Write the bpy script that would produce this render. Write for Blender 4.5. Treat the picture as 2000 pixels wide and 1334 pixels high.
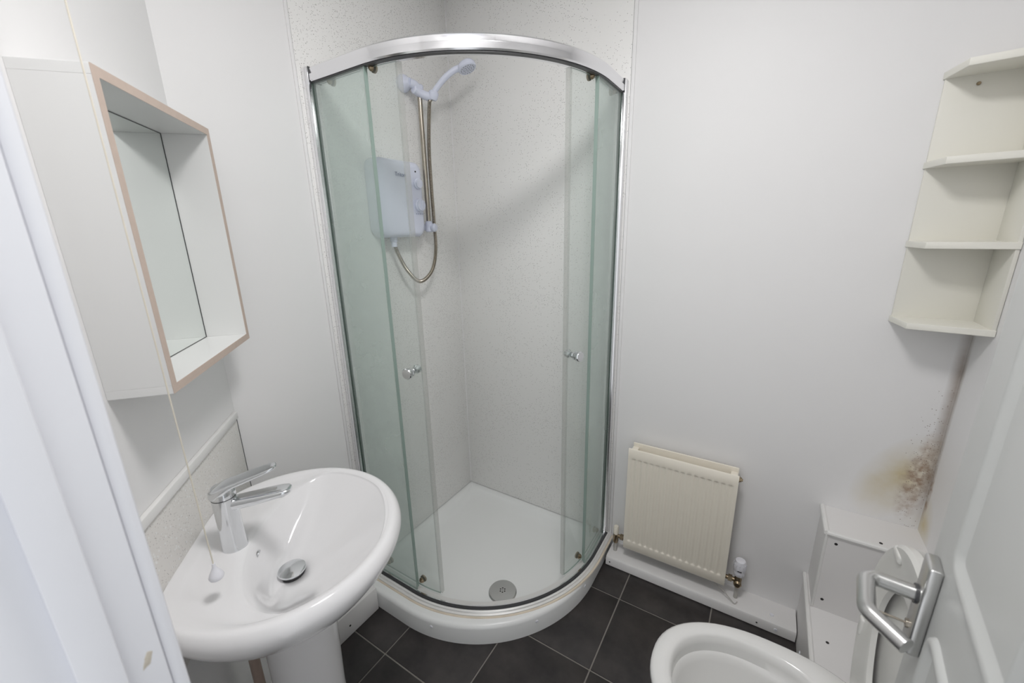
import bpy, bmesh, math, random
from mathutils import Vector, Matrix
random.seed(7)
for o in list(bpy.data.objects): bpy.data.objects.remove(o)
scene = bpy.context.scene
COL = scene.collection
PI = math.pi

# ------------------------------------------------------------------ camera
YAW, PITCH, ROLL, FPX = 0.5631, 0.2671, -0.0224, 797.12
CAM = Vector((1.3108, -1.6010, 1.4690))
fw = Vector((-math.cos(PITCH)*math.sin(YAW), math.cos(PITCH)*math.cos(YAW), -math.sin(PITCH)))
rt = Vector((math.cos(YAW), math.sin(YAW), 0)); up = rt.cross(fw)
r2 = rt*math.cos(ROLL)+up*math.sin(ROLL); u2 = -rt*math.sin(ROLL)+up*math.cos(ROLL)
cd = bpy.data.cameras.new('camera'); cam = bpy.data.objects.new('camera', cd); COL.objects.link(cam)
cd.sensor_width = 36; cd.lens = FPX*36/2000; cd.clip_start = .01
m = Matrix((r2, u2, -fw)).transposed().to_4x4(); m.translation = CAM; cam.matrix_world = m
cd.dof.use_dof = True; cd.dof.focus_distance = 1.75; cd.dof.aperture_fstop = 5.0
scene.camera = cam

# ------------------------------------------------------------------ world, exposure (lamps are in their builders)
w = bpy.data.worlds.new('world'); scene.world = w; w.use_nodes = True
w.node_tree.nodes['Background'].inputs[0].default_value = (.96, .98, 1, 1)
w.node_tree.nodes['Background'].inputs[1].default_value = 1.05
LAMP = 43.5
LAMP_XY = (1.08, -1.08)
scene.view_settings.view_transform = 'Standard'; scene.view_settings.look = 'None'
scene.view_settings.gamma = 1; scene.view_settings.use_curve_mapping = False
scene.view_settings.exposure = -0.10

# ------------------------------------------------------------------ materials
def lin(c): return tuple(((v/255)/12.92 if v/255 <= .04045 else (((v/255)+.055)/1.055)**2.4) for v in c)
def nd(nt, t, **kw):
    n = nt.nodes.new(t)
    for k, v in kw.items(): setattr(n, k, v)
    return n
def mat(name, rgb, rough=.5, metal=0, bump=0, bscale=60, var=0, vscale=8, spec=.5, coat=0):
    m = bpy.data.materials.new(name); m.use_nodes = True; nt = m.node_tree
    b = nt.nodes['Principled BSDF']; c = lin(rgb)
    b.inputs['Base Color'].default_value = (*c, 1); b.inputs['Roughness'].default_value = rough
    b.inputs['Metallic'].default_value = metal; b.inputs['Specular IOR Level'].default_value = spec
    b.inputs['Coat Weight'].default_value = coat; b.inputs['Coat Roughness'].default_value = .05
    tc = nd(nt, 'ShaderNodeTexCoord')
    if var:
        n = nd(nt, 'ShaderNodeTexNoise'); n.inputs['Scale'].default_value = vscale; n.inputs['Detail'].default_value = 6
        nt.links.new(tc.outputs['Object'], n.inputs['Vector'])
        mx = nd(nt, 'ShaderNodeMix', data_type='RGBA')
        mx.inputs[6].default_value = (*[v*(1-var) for v in c], 1); mx.inputs[7].default_value = (*[min(1, v*(1+var)) for v in c], 1)
        nt.links.new(n.outputs['Fac'], mx.inputs[0]); nt.links.new(mx.outputs[2], b.inputs['Base Color'])
    if bump:
        n2 = nd(nt, 'ShaderNodeTexNoise'); n2.inputs['Scale'].default_value = bscale; n2.inputs['Detail'].default_value = 4
        nt.links.new(tc.outputs['Object'], n2.inputs['Vector'])
        bp = nd(nt, 'ShaderNodeBump'); bp.inputs['Strength'].default_value = bump; bp.inputs['Distance'].default_value = .002
        nt.links.new(n2.outputs['Fac'], bp.inputs['Height']); nt.links.new(bp.outputs[0], b.inputs['Normal'])
    return m
def mth(nt, op, a, b=None, clamp=False):
    n = nd(nt, 'ShaderNodeMath', operation=op); n.use_clamp = clamp
    for i, v in enumerate((a, b)):
        if v is None: continue
        if isinstance(v, (int, float)): n.inputs[i].default_value = v
        else: nt.links.new(v, n.inputs[i])
    return n.outputs[0]
def mixc(nt, fac, a, b):
    n = nd(nt, 'ShaderNodeMix', data_type='RGBA')
    nt.links.new(fac, n.inputs[0])
    for i, v in ((6, a), (7, b)):
        if isinstance(v, tuple): n.inputs[i].default_value = (*v, 1)
        else: nt.links.new(v, n.inputs[i])
    return n.outputs[2]

WHITE = (229, 228, 226)
M = {}
M['wall'] = mat('painted_wall', (240, 239, 239), .5, bump=.05, bscale=120, var=.012, vscale=3)
M['ceil'] = mat('ceiling_paint', (246, 246, 245), .8)
M['trim'] = mat('white_gloss_trim', (236, 235, 233), .3, var=.02, vscale=6)
M['frame'] = mat('frame_gloss_white', (233, 234, 239), .35, var=.015, vscale=5, bump=.08, bscale=30)
M['door'] = mat('door_paint', (200, 201, 199), .4, bump=.06, bscale=90, var=.01)
M['ceramic'] = mat('glazed_ceramic', (240, 239, 240), .1, spec=.5, coat=.25)
M['toilet'] = mat('toilet_ceramic', (232, 231, 229), .14, coat=.2)
M['seat'] = mat('seat_plastic', (222, 221, 217), .3)
M['tray'] = mat('tray_acrylic', (240, 241, 240), .28)
M['pvc'] = mat('white_pvc', (236, 236, 242), .3)
M['unit'] = mat('unit_plastic', (226, 230, 246), .25)
M['chrome'] = mat('chrome', (224, 226, 228), .09, 1)
M['rail'] = mat('polished_rail', (238, 238, 240), .16, 1)
M['satin'] = mat('satin_steel', (206, 206, 205), .28, 1, bump=.03, bscale=200)
M['nickel'] = mat('aged_nickel', (176, 168, 156), .25, 1, var=.15, vscale=60)
M['brass'] = mat('brass_nickel', (150, 135, 112), .3, 1, var=.2, vscale=60)
M['dark'] = mat('dark_gap', (30, 28, 28), .6)
M['seal'] = mat('dark_seal', (62, 62, 64), .35)
M['raw'] = mat('raw_board_edge', (206, 188, 176), .7, var=.06, vscale=60, bump=.1, bscale=150)
M['melamine'] = mat('white_melamine', (236, 236, 235), .35)
M['cream'] = mat('cream_shelf_board', (236, 234, 225), .4, var=.01)
M['rad'] = mat('cream_radiator_enamel', (246, 239, 225), .3, var=.02, vscale=5)
M['box'] = mat('boxing_board', (234, 232, 231), .4, var=.02, vscale=6)
M['cord'] = mat('cord', (228, 222, 208), .8, var=.1, vscale=40)
M['grout'] = mat('grout', (136, 132, 126), .9, var=.15, vscale=20, bump=.2)
M['copper'] = mat('stained_pipe', (180, 160, 148), .5, var=.2, vscale=30)
M['logo'] = mat('logo_print', (96, 108, 150), .5)
M['stain'] = mat('grime', (150, 138, 118), .9, var=.3, vscale=40)
M['sill'] = mat('anodised_sill', (232, 231, 229), .3, .35)
M['bead'] = mat('yellowed_sealant', (220, 208, 190), .6, var=.22, vscale=14)
M['greenseal'] = mat('dark_green_glass_edge', (72, 88, 80), .25)
M['chip'] = mat('bare_wood_chip', (206, 198, 184), .9, var=.12, vscale=200)
M['cable'] = mat('grey_cable', (190, 187, 182), .5)

def mirror_mat():
    m = bpy.data.materials.new('mirror_glass'); m.use_nodes = True; b = m.node_tree.nodes['Principled BSDF']
    b.inputs['Base Color'].default_value = (.88, .915, .895, 1); b.inputs['Metallic'].default_value = 1; b.inputs['Roughness'].default_value = .015
    return m
M['mirror'] = mirror_mat()
def glass_mat(name, tint, milk, milkcol):
    m = bpy.data.materials.new(name); m.use_nodes = True; nt = m.node_tree; nt.nodes.clear()
    out = nd(nt, 'ShaderNodeOutputMaterial'); tr = nd(nt, 'ShaderNodeBsdfTransparent'); tr.inputs[0].default_value = (*tint, 1)
    df = nd(nt, 'ShaderNodeBsdfDiffuse'); df.inputs[0].default_value = (*milkcol, 1)
    tl = nd(nt, 'ShaderNodeBsdfTranslucent'); tl.inputs[0].default_value = (*milkcol, 1)
    ad = nd(nt, 'ShaderNodeMixShader'); ad.inputs[0].default_value = .5
    nt.links.new(df.outputs[0], ad.inputs[1]); nt.links.new(tl.outputs[0], ad.inputs[2])
    # limescale film: thicker in soft patches
    tc = nd(nt, 'ShaderNodeTexCoord'); ns = nd(nt, 'ShaderNodeTexNoise'); ns.inputs['Scale'].default_value = 3.0; ns.inputs['Detail'].default_value = 5
    nt.links.new(tc.outputs['Object'], ns.inputs['Vector'])
    fac = mth(nt, 'MULTIPLY', mth(nt, 'ADD', ns.outputs['Fac'], .5), milk)
    mx = nd(nt, 'ShaderNodeMixShader'); nt.links.new(fac, mx.inputs[0])
    nt.links.new(tr.outputs[0], mx.inputs[1]); nt.links.new(ad.outputs[0], mx.inputs[2])
    gl = nd(nt, 'ShaderNodeBsdfGlossy'); gl.inputs['Roughness'].default_value = .03
    lw = nd(nt, 'ShaderNodeLayerWeight'); lw.inputs[0].default_value = .5
    m2 = nd(nt, 'ShaderNodeMixShader'); nt.links.new(mth(nt, 'ADD', mth(nt, 'MULTIPLY', mth(nt, 'POWER', lw.outputs['Facing'], 4), .35), .02), m2.inputs[0])
    nt.links.new(mx.outputs[0], m2.inputs[1]); nt.links.new(gl.outputs[0], m2.inputs[2])
    nt.links.new(m2.outputs[0], out.inputs[0]); return m
M['glass_fixed'] = glass_mat('green_tinted_glass', (.945, .972, .962), .24, (.90, .97, .94))
M['glass_door'] = glass_mat('clear_door_glass', (.955, .972, .964), .085, (.82, .87, .85))
M['glass_edge'] = mat('glass_edge', (150, 168, 160), .2)
M['sealstrip'] = glass_mat('clear_pvc_seal', (.93, .935, .93), .20, (.72, .73, .70))

def speckle_mat(name, base, dens, scale):
    m = mat(name, base, .35, bump=.03, bscale=150); nt = m.node_tree; b = nt.nodes['Principled BSDF']
    tc = nd(nt, 'ShaderNodeTexCoord')
    v = nd(nt, 'ShaderNodeTexVoronoi'); v.inputs['Scale'].default_value = scale
    nt.links.new(tc.outputs['Object'], v.inputs['Vector'])
    dis = mth(nt, 'LESS_THAN', v.outputs['Distance'], .24)
    sep = nd(nt, 'ShaderNodeSeparateColor'); nt.links.new(v.outputs['Color'], sep.inputs[0])
    n = nd(nt, 'ShaderNodeTexNoise'); n.inputs['Scale'].default_value = 4.5; n.inputs['Detail'].default_value = 3
    nt.links.new(tc.outputs['Object'], n.inputs['Vector'])
    thr = mth(nt, 'MULTIPLY', mth(nt, 'SUBTRACT', n.outputs['Fac'], .30, True), dens*3.2)
    rnd = mth(nt, 'LESS_THAN', sep.outputs[0], thr)
    f = mth(nt, 'MULTIPLY', dis, rnd)
    f2 = mth(nt, 'MULTIPLY', f, mth(nt, 'ADD', mth(nt, 'MULTIPLY', sep.outputs[1], .65), .20))
    v2 = nd(nt, 'ShaderNodeTexVoronoi'); v2.inputs['Scale'].default_value = scale*.7
    nt.links.new(tc.outputs['Object'], v2.inputs['Vector'])
    sp2 = nd(nt, 'ShaderNodeSeparateColor'); nt.links.new(v2.outputs['Color'], sp2.inputs[0])
    g = mth(nt, 'MULTIPLY', mth(nt, 'LESS_THAN', v2.outputs['Distance'], .3), mth(nt, 'LESS_THAN', sp2.outputs[0], dens*.35))
    c = mixc(nt, g, lin(base), (.86, .86, .85))
    c = mixc(nt, f2, c, lin((112, 104, 96)))
    nt.links.new(c, b.inputs['Base Color']); return m
M['panel'] = speckle_mat('speckled_shower_board', (243, 242, 240), .42, 200)
M['splash'] = speckle_mat('speckled_splashback', (228, 225, 221), 1.1, 190)

def tile_mat():
    m = mat('dark_slate_tile', (50, 47, 47), .42, bump=.25, bscale=35); nt = m.node_tree; b = nt.nodes['Principled BSDF']
    tc = nd(nt, 'ShaderNodeTexCoord'); oi = nd(nt, 'ShaderNodeObjectInfo')
    off = nd(nt, 'ShaderNodeVectorMath', operation='ADD'); nt.links.new(tc.outputs['Object'], off.inputs[0])
    sc = nd(nt, 'ShaderNodeVectorMath', operation='SCALE'); sc.inputs['Scale'].default_value = 20
    cmb = nd(nt, 'ShaderNodeCombineXYZ'); nt.links.new(oi.outputs['Random'], cmb.inputs[0]); nt.links.new(oi.outputs['Random'], cmb.inputs[1])
    nt.links.new(cmb.outputs[0], sc.inputs[0]); nt.links.new(sc.outputs[0], off.inputs[1])
    n = nd(nt, 'ShaderNodeTexNoise'); n.inputs['Scale'].default_value = 9; n.inputs['Detail'].default_value = 8; n.inputs['Roughness'].default_value = .6
    nt.links.new(off.outputs[0], n.inputs['Vector'])
    rp = nd(nt, 'ShaderNodeValToRGB'); e = rp.color_ramp.elements
    e[0].position = .3; e[0].color = (*lin((34, 31, 32)), 1); e[1].position = .75; e[1].color = (*lin((66, 61, 60)), 1)
    nt.links.new(n.outputs['Fac'], rp.inputs[0]); nt.links.new(rp.outputs[0], b.inputs['Base Color']); return m
M['tile'] = tile_mat()

def stained_wall(name, core, spread):
    """painted wall with a damp / mould stain; core and spread are (u, z, ru, rz) in wall metres, u = x or y"""
    m = mat(name, (240, 239, 239), .5); nt = m.node_tree; b = nt.nodes['Principled BSDF']
    tc = nd(nt, 'ShaderNodeTexCoord'); sp = nd(nt, 'ShaderNodeSeparateXYZ'); nt.links.new(tc.outputs['Object'], sp.inputs[0])
    U = sp.outputs[0] if name.endswith('back') else sp.outputs[1]; Z = sp.outputs[2]
    def ell(u, z, ru, rz, sh=0):
        du = mth(nt, 'SUBTRACT', U, u); dz = mth(nt, 'SUBTRACT', Z, z)
        du = mth(nt, 'ADD', du, mth(nt, 'MULTIPLY', dz, sh))
        a = mth(nt, 'POWER', mth(nt, 'ABSOLUTE', mth(nt, 'DIVIDE', du, ru)), 2); c = mth(nt, 'POWER', mth(nt, 'ABSOLUTE', mth(nt, 'DIVIDE', dz, rz)), 2)
        return mth(nt, 'SUBTRACT', 1, mth(nt, 'SQRT', mth(nt, 'ADD', a, c)), True)
    def noise(s, d=6):
        n = nd(nt, 'ShaderNodeTexNoise'); n.inputs['Scale'].default_value = s; n.inputs['Detail'].default_value = d
        nt.links.new(tc.outputs['Object'], n.inputs['Vector']); return n.outputs['Fac']
    col = mixc(nt, noise(3), lin((239, 238, 238)), lin((241, 240, 240)))
    # yellow bloom
    y = mth(nt, 'MULTIPLY', mth(nt, 'MULTIPLY', ell(*spread), mth(nt, 'MULTIPLY', noise(14), 2.0)), .85, True)
    col = mixc(nt, y, col, lin((216, 202, 166)))
    # brown mould core, broken up
    br = mth(nt, 'MULTIPLY', mth(nt, 'MULTIPLY', ell(*core), 1.3), mth(nt, 'MULTIPLY', mth(nt, 'SUBTRACT', noise(48, 8), .36, True), 4.2), True)
    col = mixc(nt, br, col, lin((172, 148, 128)))
    v = nd(nt, 'ShaderNodeTexVoronoi'); v.inputs['Scale'].default_value = 230; nt.links.new(tc.outputs['Object'], v.inputs['Vector'])
    sc = nd(nt, 'ShaderNodeSeparateColor'); nt.links.new(v.outputs['Color'], sc.inputs[0])
    big = (core[0]+.008, core[1]+.06, core[2]*1.25, core[3]*1.7)
    spots = mth(nt, 'MULTIPLY', mth(nt, 'LESS_THAN', v.outputs['Distance'], .30), mth(nt, 'LESS_THAN', sc.outputs[0], mth(nt, 'MULTIPLY', ell(*big), .5)))
    col = mixc(nt, mth(nt, 'MULTIPLY', spots, .6), col, lin((118, 90, 70)))
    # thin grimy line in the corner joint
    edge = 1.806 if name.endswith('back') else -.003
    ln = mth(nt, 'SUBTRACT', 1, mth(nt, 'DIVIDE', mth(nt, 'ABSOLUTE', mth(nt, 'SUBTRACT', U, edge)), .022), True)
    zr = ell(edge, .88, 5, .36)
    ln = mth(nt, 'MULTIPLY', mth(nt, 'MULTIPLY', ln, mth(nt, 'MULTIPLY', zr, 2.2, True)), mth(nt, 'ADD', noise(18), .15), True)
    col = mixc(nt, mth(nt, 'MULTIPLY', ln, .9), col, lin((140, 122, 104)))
    nt.links.new(col, b.inputs['Base Color']); return m
M['wall_stain_back'] = stained_wall('painted_wall_stained_back', (1.780, .70, .044, .17, -.10), (1.738, .685, .10, .17, -.35))
M['wall_stain_right'] = stained_wall('painted_wall_stained_right', (-.01, .66, .02, .1, 0), (-.03, .56, .07, .1, 0))

# ------------------------------------------------------------------ mesh helpers
TH = 0.8348                                            # angle of the diagonal basin wall to the shower's left wall
A0 = Vector((0, -1.0919, 0))
WFR = Matrix.Identity(4)
LFR = Matrix.Translation(A0) @ Matrix.Rotation(TH-PI/2, 4, 'Z')     # frame: x along the wall, y out into the room
DA = math.radians(6.6)
P0 = Vector((1.538, -.96, 0))
DFR = Matrix.Translation(P0) @ Matrix.Rotation(PI/2-DA, 4, 'Z')     # door frame: x along leaf to free edge, y out of visible face
INFO = {}
def thing(name, label, cat, base=(0, 0, 0), frame=None, group=None):
    f = frame or WFR; b = Vector(base)
    o = bpy.data.objects.new(name, None); COL.objects.link(o); o.empty_display_size = .05
    o.matrix_world = f @ Matrix.Translation(b)
    o['label'] = label; o['category'] = cat
    if group: o['group'] = group
    INFO[o] = b; return o
def obj(name, bm, mt, parent=None, smooth=35, frame=None, base=(0, 0, 0), label=None, cat=None, kind=None, group=None):
    if parent is not None: b = INFO[parent]
    else: b = Vector(base)
    bmesh.ops.translate(bm, verts=bm.verts, vec=-b)
    bmesh.ops.recalc_face_normals(bm, faces=bm.faces)
    me = bpy.data.meshes.new(name); bm.to_mesh(me); bm.free()
    for x in (mt if isinstance(mt, (list, tuple)) else [mt]): me.materials.append(M[x] if isinstance(x, str) else x)
    if smooth:
        me.polygons.foreach_set('use_smooth', [True]*len(me.polygons)); me.set_sharp_from_angle(angle=math.radians(smooth))
    o = bpy.data.objects.new(name, me); COL.objects.link(o)
    if parent is not None: o.parent = parent
    else: o.matrix_world = (frame or WFR) @ Matrix.Translation(b)
    INFO[o] = b
    if label: o['label'] = label
    if cat: o['category'] = cat
    if kind: o['kind'] = kind
    if group: o['group'] = group
    return o
def B(): return bmesh.new()
def box(bm, x0, x1, y0, y1, z0, z1, bev=0, seg=2):
    r = bmesh.ops.create_cube(bm, size=1)
    for v in r['verts']: v.co = Vector(((x0+x1)/2+v.co.x*(x1-x0), (y0+y1)/2+v.co.y*(y1-y0), (z0+z1)/2+v.co.z*(z1-z0)))
    if bev:
        es = list({e for v in r['verts'] for e in v.link_edges})
        bmesh.ops.bevel(bm, geom=es, offset=bev, segments=seg, affect='EDGES', profile=.5)
    return bm
def bx(*a, **k): return box(B(), *a, **k)
def loft(bm, rings, closed=True, cap0=True, cap1=True):
    vs = [[bm.verts.new(p) for p in r] for r in rings]
    n = len(vs[0])
    for a, b in zip(vs[:-1], vs[1:]):
        for i in range(n if closed else n-1):
            j = (i+1) % n
            bm.faces.new((a[i], a[j], b[j], b[i]))
    if cap0: bm.faces.new(list(reversed(vs[0])))
    if cap1: bm.faces.new(vs[-1])
    return vs
def axes(d):
    d = d.normalized(); a = Vector((0, 0, 1)) if abs(d.z) < .9 else Vector((1, 0, 0))
    x = d.cross(a).normalized(); return x, d.cross(x).normalized()
def lathe(bm, p, d, prof, seg=24, cap0=True, cap1=True):
    """prof: list of (radius, distance along d from p)"""
    p = Vector(p); d = Vector(d).normalized(); x, y = axes(d)
    rings = [[p+d*h+(x*math.cos(2*PI*i/seg)+y*math.sin(2*PI*i/seg))*max(r, 1e-5) for i in range(seg)] for r, h in prof]
    loft(bm, rings, True, cap0, cap1); return bm
def cyl(bm, p, q, r, seg=20, r1=None, bev=0):
    p = Vector(p); q = Vector(q); L = (q-p).length; r1 = r if r1 is None else r1
    pr = [(r, 0), (r1, L)] if not bev else [(r-bev, 0), (r, bev), (r1, L-bev), (r1-bev, L)]
    return lathe(bm, p, q-p, pr, seg)
def tube(bm, pts, rad, seg=12, cap=True):
    pts = [Vector(p) for p in pts]; n = len(pts); rad = rad if isinstance(rad, list) else [rad]*n
    t = [(pts[min(i+1, n-1)]-pts[max(i-1, 0)]).normalized() for i in range(n)]
    x, y = axes(t[0]); rings = []
    for i in range(n):
        x = (x-t[i]*x.dot(t[i])).normalized(); y = t[i].cross(x)
        rings.append([pts[i]+(x*math.cos(2*PI*k/seg)+y*math.sin(2*PI*k/seg))*rad[i] for k in range(seg)])
    loft(bm, rings, True, cap, cap); return bm
def spline(P, n=12):
    P = [Vector(p) for p in P]; Q = [P[0]*2-P[1]]+P+[P[-1]*2-P[-2]]; out = []
    for i in range(1, len(Q)-2):
        for k in range(n):
            t = k/n; a, b, c, d = Q[i-1:i+3]
            out.append(.5*((2*b)+(c-a)*t+(2*a-5*b+4*c-d)*t*t+(3*b-a-3*c+d)*t**3))
    out.append(P[-1]); return out
def prism(bm, poly, z0, z1, bev=0):
    vs = loft(bm, [[Vector((x, y, z0)) for x, y in poly], [Vector((x, y, z1)) for x, y in poly]])
    if bev:
        es = list({e for r in vs for v in r for e in v.link_edges})
        bmesh.ops.bevel(bm, geom=es, offset=bev, segments=2, affect='EDGES', profile=.5)
    return bm
def smoothstep(a, b, x):
    t = min(1, max(0, (x-a)/(b-a))); return t*t*(3-2*t)

# ------------------------------------------------------------------ room shell
CZ = 2.45; XR = 1.81; YF = -1.526; YH = -1.66; XJ = .85; XH = 1.475; DH = 2.0
L_END = (YF-A0.y)/(-math.cos(TH)); XL = L_END*math.sin(TH)
poly = [(0, 0), (XR, 0), (XR, YH), (XL, YH), (XL, YF), (0, A0.y)]
fl = obj('floor', prism(B(), poly, -.06, -.0025), 'grout', kind='structure')
PIT = .3265; GX0 = .2985; GY0 = -.2515; G = .005
def clip_poly(P, ax, lim, keep_less):
    out = []
    for i in range(len(P)):
        a, b = P[i], P[(i+1) % len(P)]
        ia = (a[ax] <= lim) == keep_less; ib = (b[ax] <= lim) == keep_less
        if ia: out.append(a)
        if ia != ib:
            t = (lim-a[ax])/(b[ax]-a[ax]); out.append((a[0]+t*(b[0]-a[0]), a[1]+t*(b[1]-a[1])))
    return out
for i in range(-1, 6):
    for j in range(-5, 1):
        x0 = GX0+i*PIT+G/2; x1 = GX0+(i+1)*PIT-G/2; y0 = GY0+j*PIT+G/2; y1 = GY0+(j+1)*PIT-G/2
        P = [(max(x0, 0), max(y0, YH)), (min(x1, XR), max(y0, YH)), (min(x1, XR), min(y1, 0)), (max(x0, 0), min(y1, 0))]
        if P[1][0]-P[0][0] < .01 or P[2][1]-P[1][1] < .01: continue
        # cut by the diagonal wall
        Q = []; 
        def side(p): return (p[0])*math.cos(TH)+(p[1]-A0.y)*math.sin(TH)
        for k in range(4):
            a, b = P[k], P[(k+1) % 4]; sa, sb = side(a), side(b)
            if sa >= .001: Q.append(a)
            if (sa >= .001) != (sb >= .001):
                t = (sa-.001)/(sa-sb); Q.append((a[0]+t*(b[0]-a[0]), a[1]+t*(b[1]-a[1])))
        if len(Q) < 3: continue
        cx = sum(q[0] for q in Q)/len(Q); cy = sum(q[1] for q in Q)/len(Q)
        t = obj('tile', prism(B(), Q, -.012, 0, .0012), 'tile', fl)
obj('ceiling', prism(B(), [(-.1, .1), (XR+.1, .1), (XR+.1, YH), (-.1, YH)], CZ, CZ+.08), 'ceil', kind='structure')
wbl = obj('wall_back_left', bx(-.1, 0, A0.y, 0, -.06, CZ), 'wall', kind='structure')
wb = obj('wall_back', bx(-.1, XR+.1, 0, .1, -.06, CZ), 'wall_stain_back', kind='structure')
obj('wall_right', bx(XR, XR+.1, YH, 0, -.06, CZ), 'wall_stain_right', kind='structure')
obj('wall_left', prism(B(), [(0, A0.y), (XL, YF), (XL-.1, YF), (-.1, A0.y)], -.06, CZ), 'wall', kind='structure')
bm = B()
box(bm, XL-.1, XJ-.03, YH, YF, -.06, CZ); box(bm, XH+.03, XR, YH, YF, -.06, CZ); box(bm, XJ-.03, XH+.03, YH, YF, DH+.03, CZ)
obj('wall_front', bm, 'wall', kind='structure')
# door lining, stop and architrave
bm = B(); box(bm, XJ-.03, XJ, YH-.01, YF, 0, DH, .003); box(bm, XH, XH+.03, YH-.01, YF, 0, DH, .003); box(bm, XJ-.03, XH+.03, YH-.01, YF, DH, DH+.03, .003)
obj('trim_1', bm, 'frame', kind='structure', label='white painted door lining beside the camera at the left')
bm = B(); box(bm, XJ, XJ+.012, -1.582, -1.5545, 0, DH, .0025); box(bm, XH-.012, XH, -1.582, -1.5665, 0, DH, .0025); box(bm, XJ, XH, -1.582, -1.5545, DH-.012, DH, .0025)
obj('trim_2', bm, 'frame', kind='structure', label='narrow white door stop strip on the lining')
bm = B(); box(bm, XJ-.062, XJ-.004, YF, -1.513, 0, DH+.06, .004); box(bm, XH+.004, XH+.062, YF, -1.513, 0, DH+.06, .004); box(bm, XJ-.062, XH+.062, YF, -1.513, DH+.004, DH+.062, .004)
obj('trim_3', bm, 'frame', kind='structure', label='rounded white architrave edge round the doorway')
bm = lathe(B(), (XJ-.0006, -1.538, 1.079), (1, 0, 0), [(.0045, 0), (.0030, .0009)], 11)
for i, v in enumerate(bm.verts):
    v.co.z = 1.079+(v.co.z-1.079)*2.2+.0016*math.sin(i*2.3); v.co.y += (v.co.z-1.079)*.35+.0008*math.cos(i*1.7)
obj('chipped_paint', bm, 'chip', None, base=(XJ, -1.538, 1.079), label='small brown paint chip on the white door lining', cat='paint chip')

# low casing ledges at the wall foot
bm = B(); prof = [(0, 0), (-.104, 0), (-.108, .004), (-.108, .036), (-.104, .043), (-.096, .0465), (0, .0465)]
loft(bm, [[Vector((x, y, z)) for y, z in prof] for x in (.842, 1.552)])
bb = obj('baseboard_back', bm, 'box', kind='structure')
for x in (.86, 1.43): obj('screw_cap', lathe(B(), (x, -.1075, .022), (0, -1, 0), [(.0035, 0), (.003, .0012)], 10), 'dark', bb)
obj('screw_cover', lathe(B(), (1.490, -.1075, .024), (0, -1, 0), [(.006, 0), (.005, .003)], 12), 'pvc', bb)
obj('screw_cover', lathe(B(), (1.475, -.070, .0465), (0, 0, 1), [(.007, 0), (.006, .003)], 12), 'pvc', bb)
bl = obj('baseboard_left', prism(B(), [(0, -.79), (.133, -.79), (.133, A0.y-.133/math.tan(TH)+.0), (0, A0.y)], 0, .105, .003), 'box', kind='structure')
obj('screw_cap', lathe(B(), (.133, -.921, .045), (1, 0, 0), [(.004, -.0005), (.0035, .0012)], 10), 'dark', bl)

# speckled shower wall boards
pl = obj('shower_board', bx(.0, .006, -.735, -.0062, .086, CZ-.005, .001), 'panel', wbl)
obj('board_edge_trim', bx(.0, .0068, -.745, -.736, .0, CZ-.005, .001), 'wall', wbl)
pr_ = obj('shower_board', bx(0.0, .818, -.006, 0, .086, CZ-.005, .001), 'panel', wb)
obj('board_edge_trim', bx(.819, .831, -.0072, 0, .05, CZ-.005, .001), 'wall', wb)
obj('board_edge_gap', bx(.0, .0050, -.7360, -.7350, .11, CZ-.01), 'seal', wbl)
obj('board_edge_gap', bx(.8180, .8190, -.0050, 0, .11, CZ-.01), 'seal', wb)
obj('corner_sealant', tube(B(), [(.0070, -.0070, .088), (.0070, -.0070, CZ-.01)], .0022, 8), 'wall', wb)

# ------------------------------------------------------------------ ceiling lamp (the room's light)
LX, LY, LR = LAMP_XY[0], LAMP_XY[1], .17
cl = thing('ceiling_light', 'flush round white panel light on the bathroom ceiling', 'light', (LX, LY, CZ))
obj('housing', lathe(B(), (LX, LY, CZ), (0, 0, -1), [(LR+.012, 0), (LR+.012, .024), (LR+.004, .030), (LR, .030), (LR, .027)], 48), 'pvc', cl)
em = bpy.data.materials.new('lamp_opal_diffuser'); em.use_nodes = True
eb = em.node_tree.nodes['Principled BSDF']; eb.inputs['Emission Color'].default_value = (1, .99, .985, 1); eb.inputs['Emission Strength'].default_value = LAMP
obj('diffuser', lathe(B(), (LX, LY, CZ-.0275), (0, 0, -1), [(LR-.0005, 0), (LR*.6, .0015), (0, .002)], 48, cap1=False), em, cl)

# ------------------------------------------------------------------ quadrant shower tray and enclosure
def qpath(xs, ys, R, n=40):
    P = []
    for k in range(8): P.append((Vector(((xs-R)*k/8, -ys, 0)), Vector((0, -1, 0))))
    for k in range(n+1):
        a = -PI/2+PI/2*k/n; d = Vector((math.cos(a), math.sin(a), 0)); P.append((Vector((xs-R, -(ys-R), 0))+d*R, d))
    for k in range(1, 9): P.append((Vector((xs, -(ys-R)*(1-k/8), 0)), Vector((1, 0, 0))))
    return P
TX, TY, TR = .830, .785, .55
def tring(o, w, z, n=40):
    P = [p+d*o for p, d in qpath(TX, TY, TR, n)]
    for p in P: p.z = z
    for p in P: p.x = max(p.x, w); p.y = min(p.y, -w)
    L = len(P)
    P[0].x = w; P[-1].y = -w
    P += [Vector((w+(TX+o-w)*(1-k/6), -w, z)) for k in range(1, 6)]
    P.append(Vector((w, -w, z)))
    P += [Vector((w, -(w+(TY+o-w)*k/6), z)) for k in range(1, 6)]
    return P
tr = thing('shower_tray', 'white quadrant shower tray with curved front on the dark tiles', 'shower tray', (.4, -.4, 0))
bm = B()
rings = [tring(0, 0, .0), tring(0, 0, .066), tring(-.003, 0, .075), tring(-.010, 0, .0805), tring(-.018, 0, .082), tring(-.062, .030, .082), tring(-.068, .034, .079), tring(-.088, .055, .056), tring(-.11, .08, .052), tring(-.2, .15, .050)]
loft(bm, rings, True, True, True)
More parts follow.
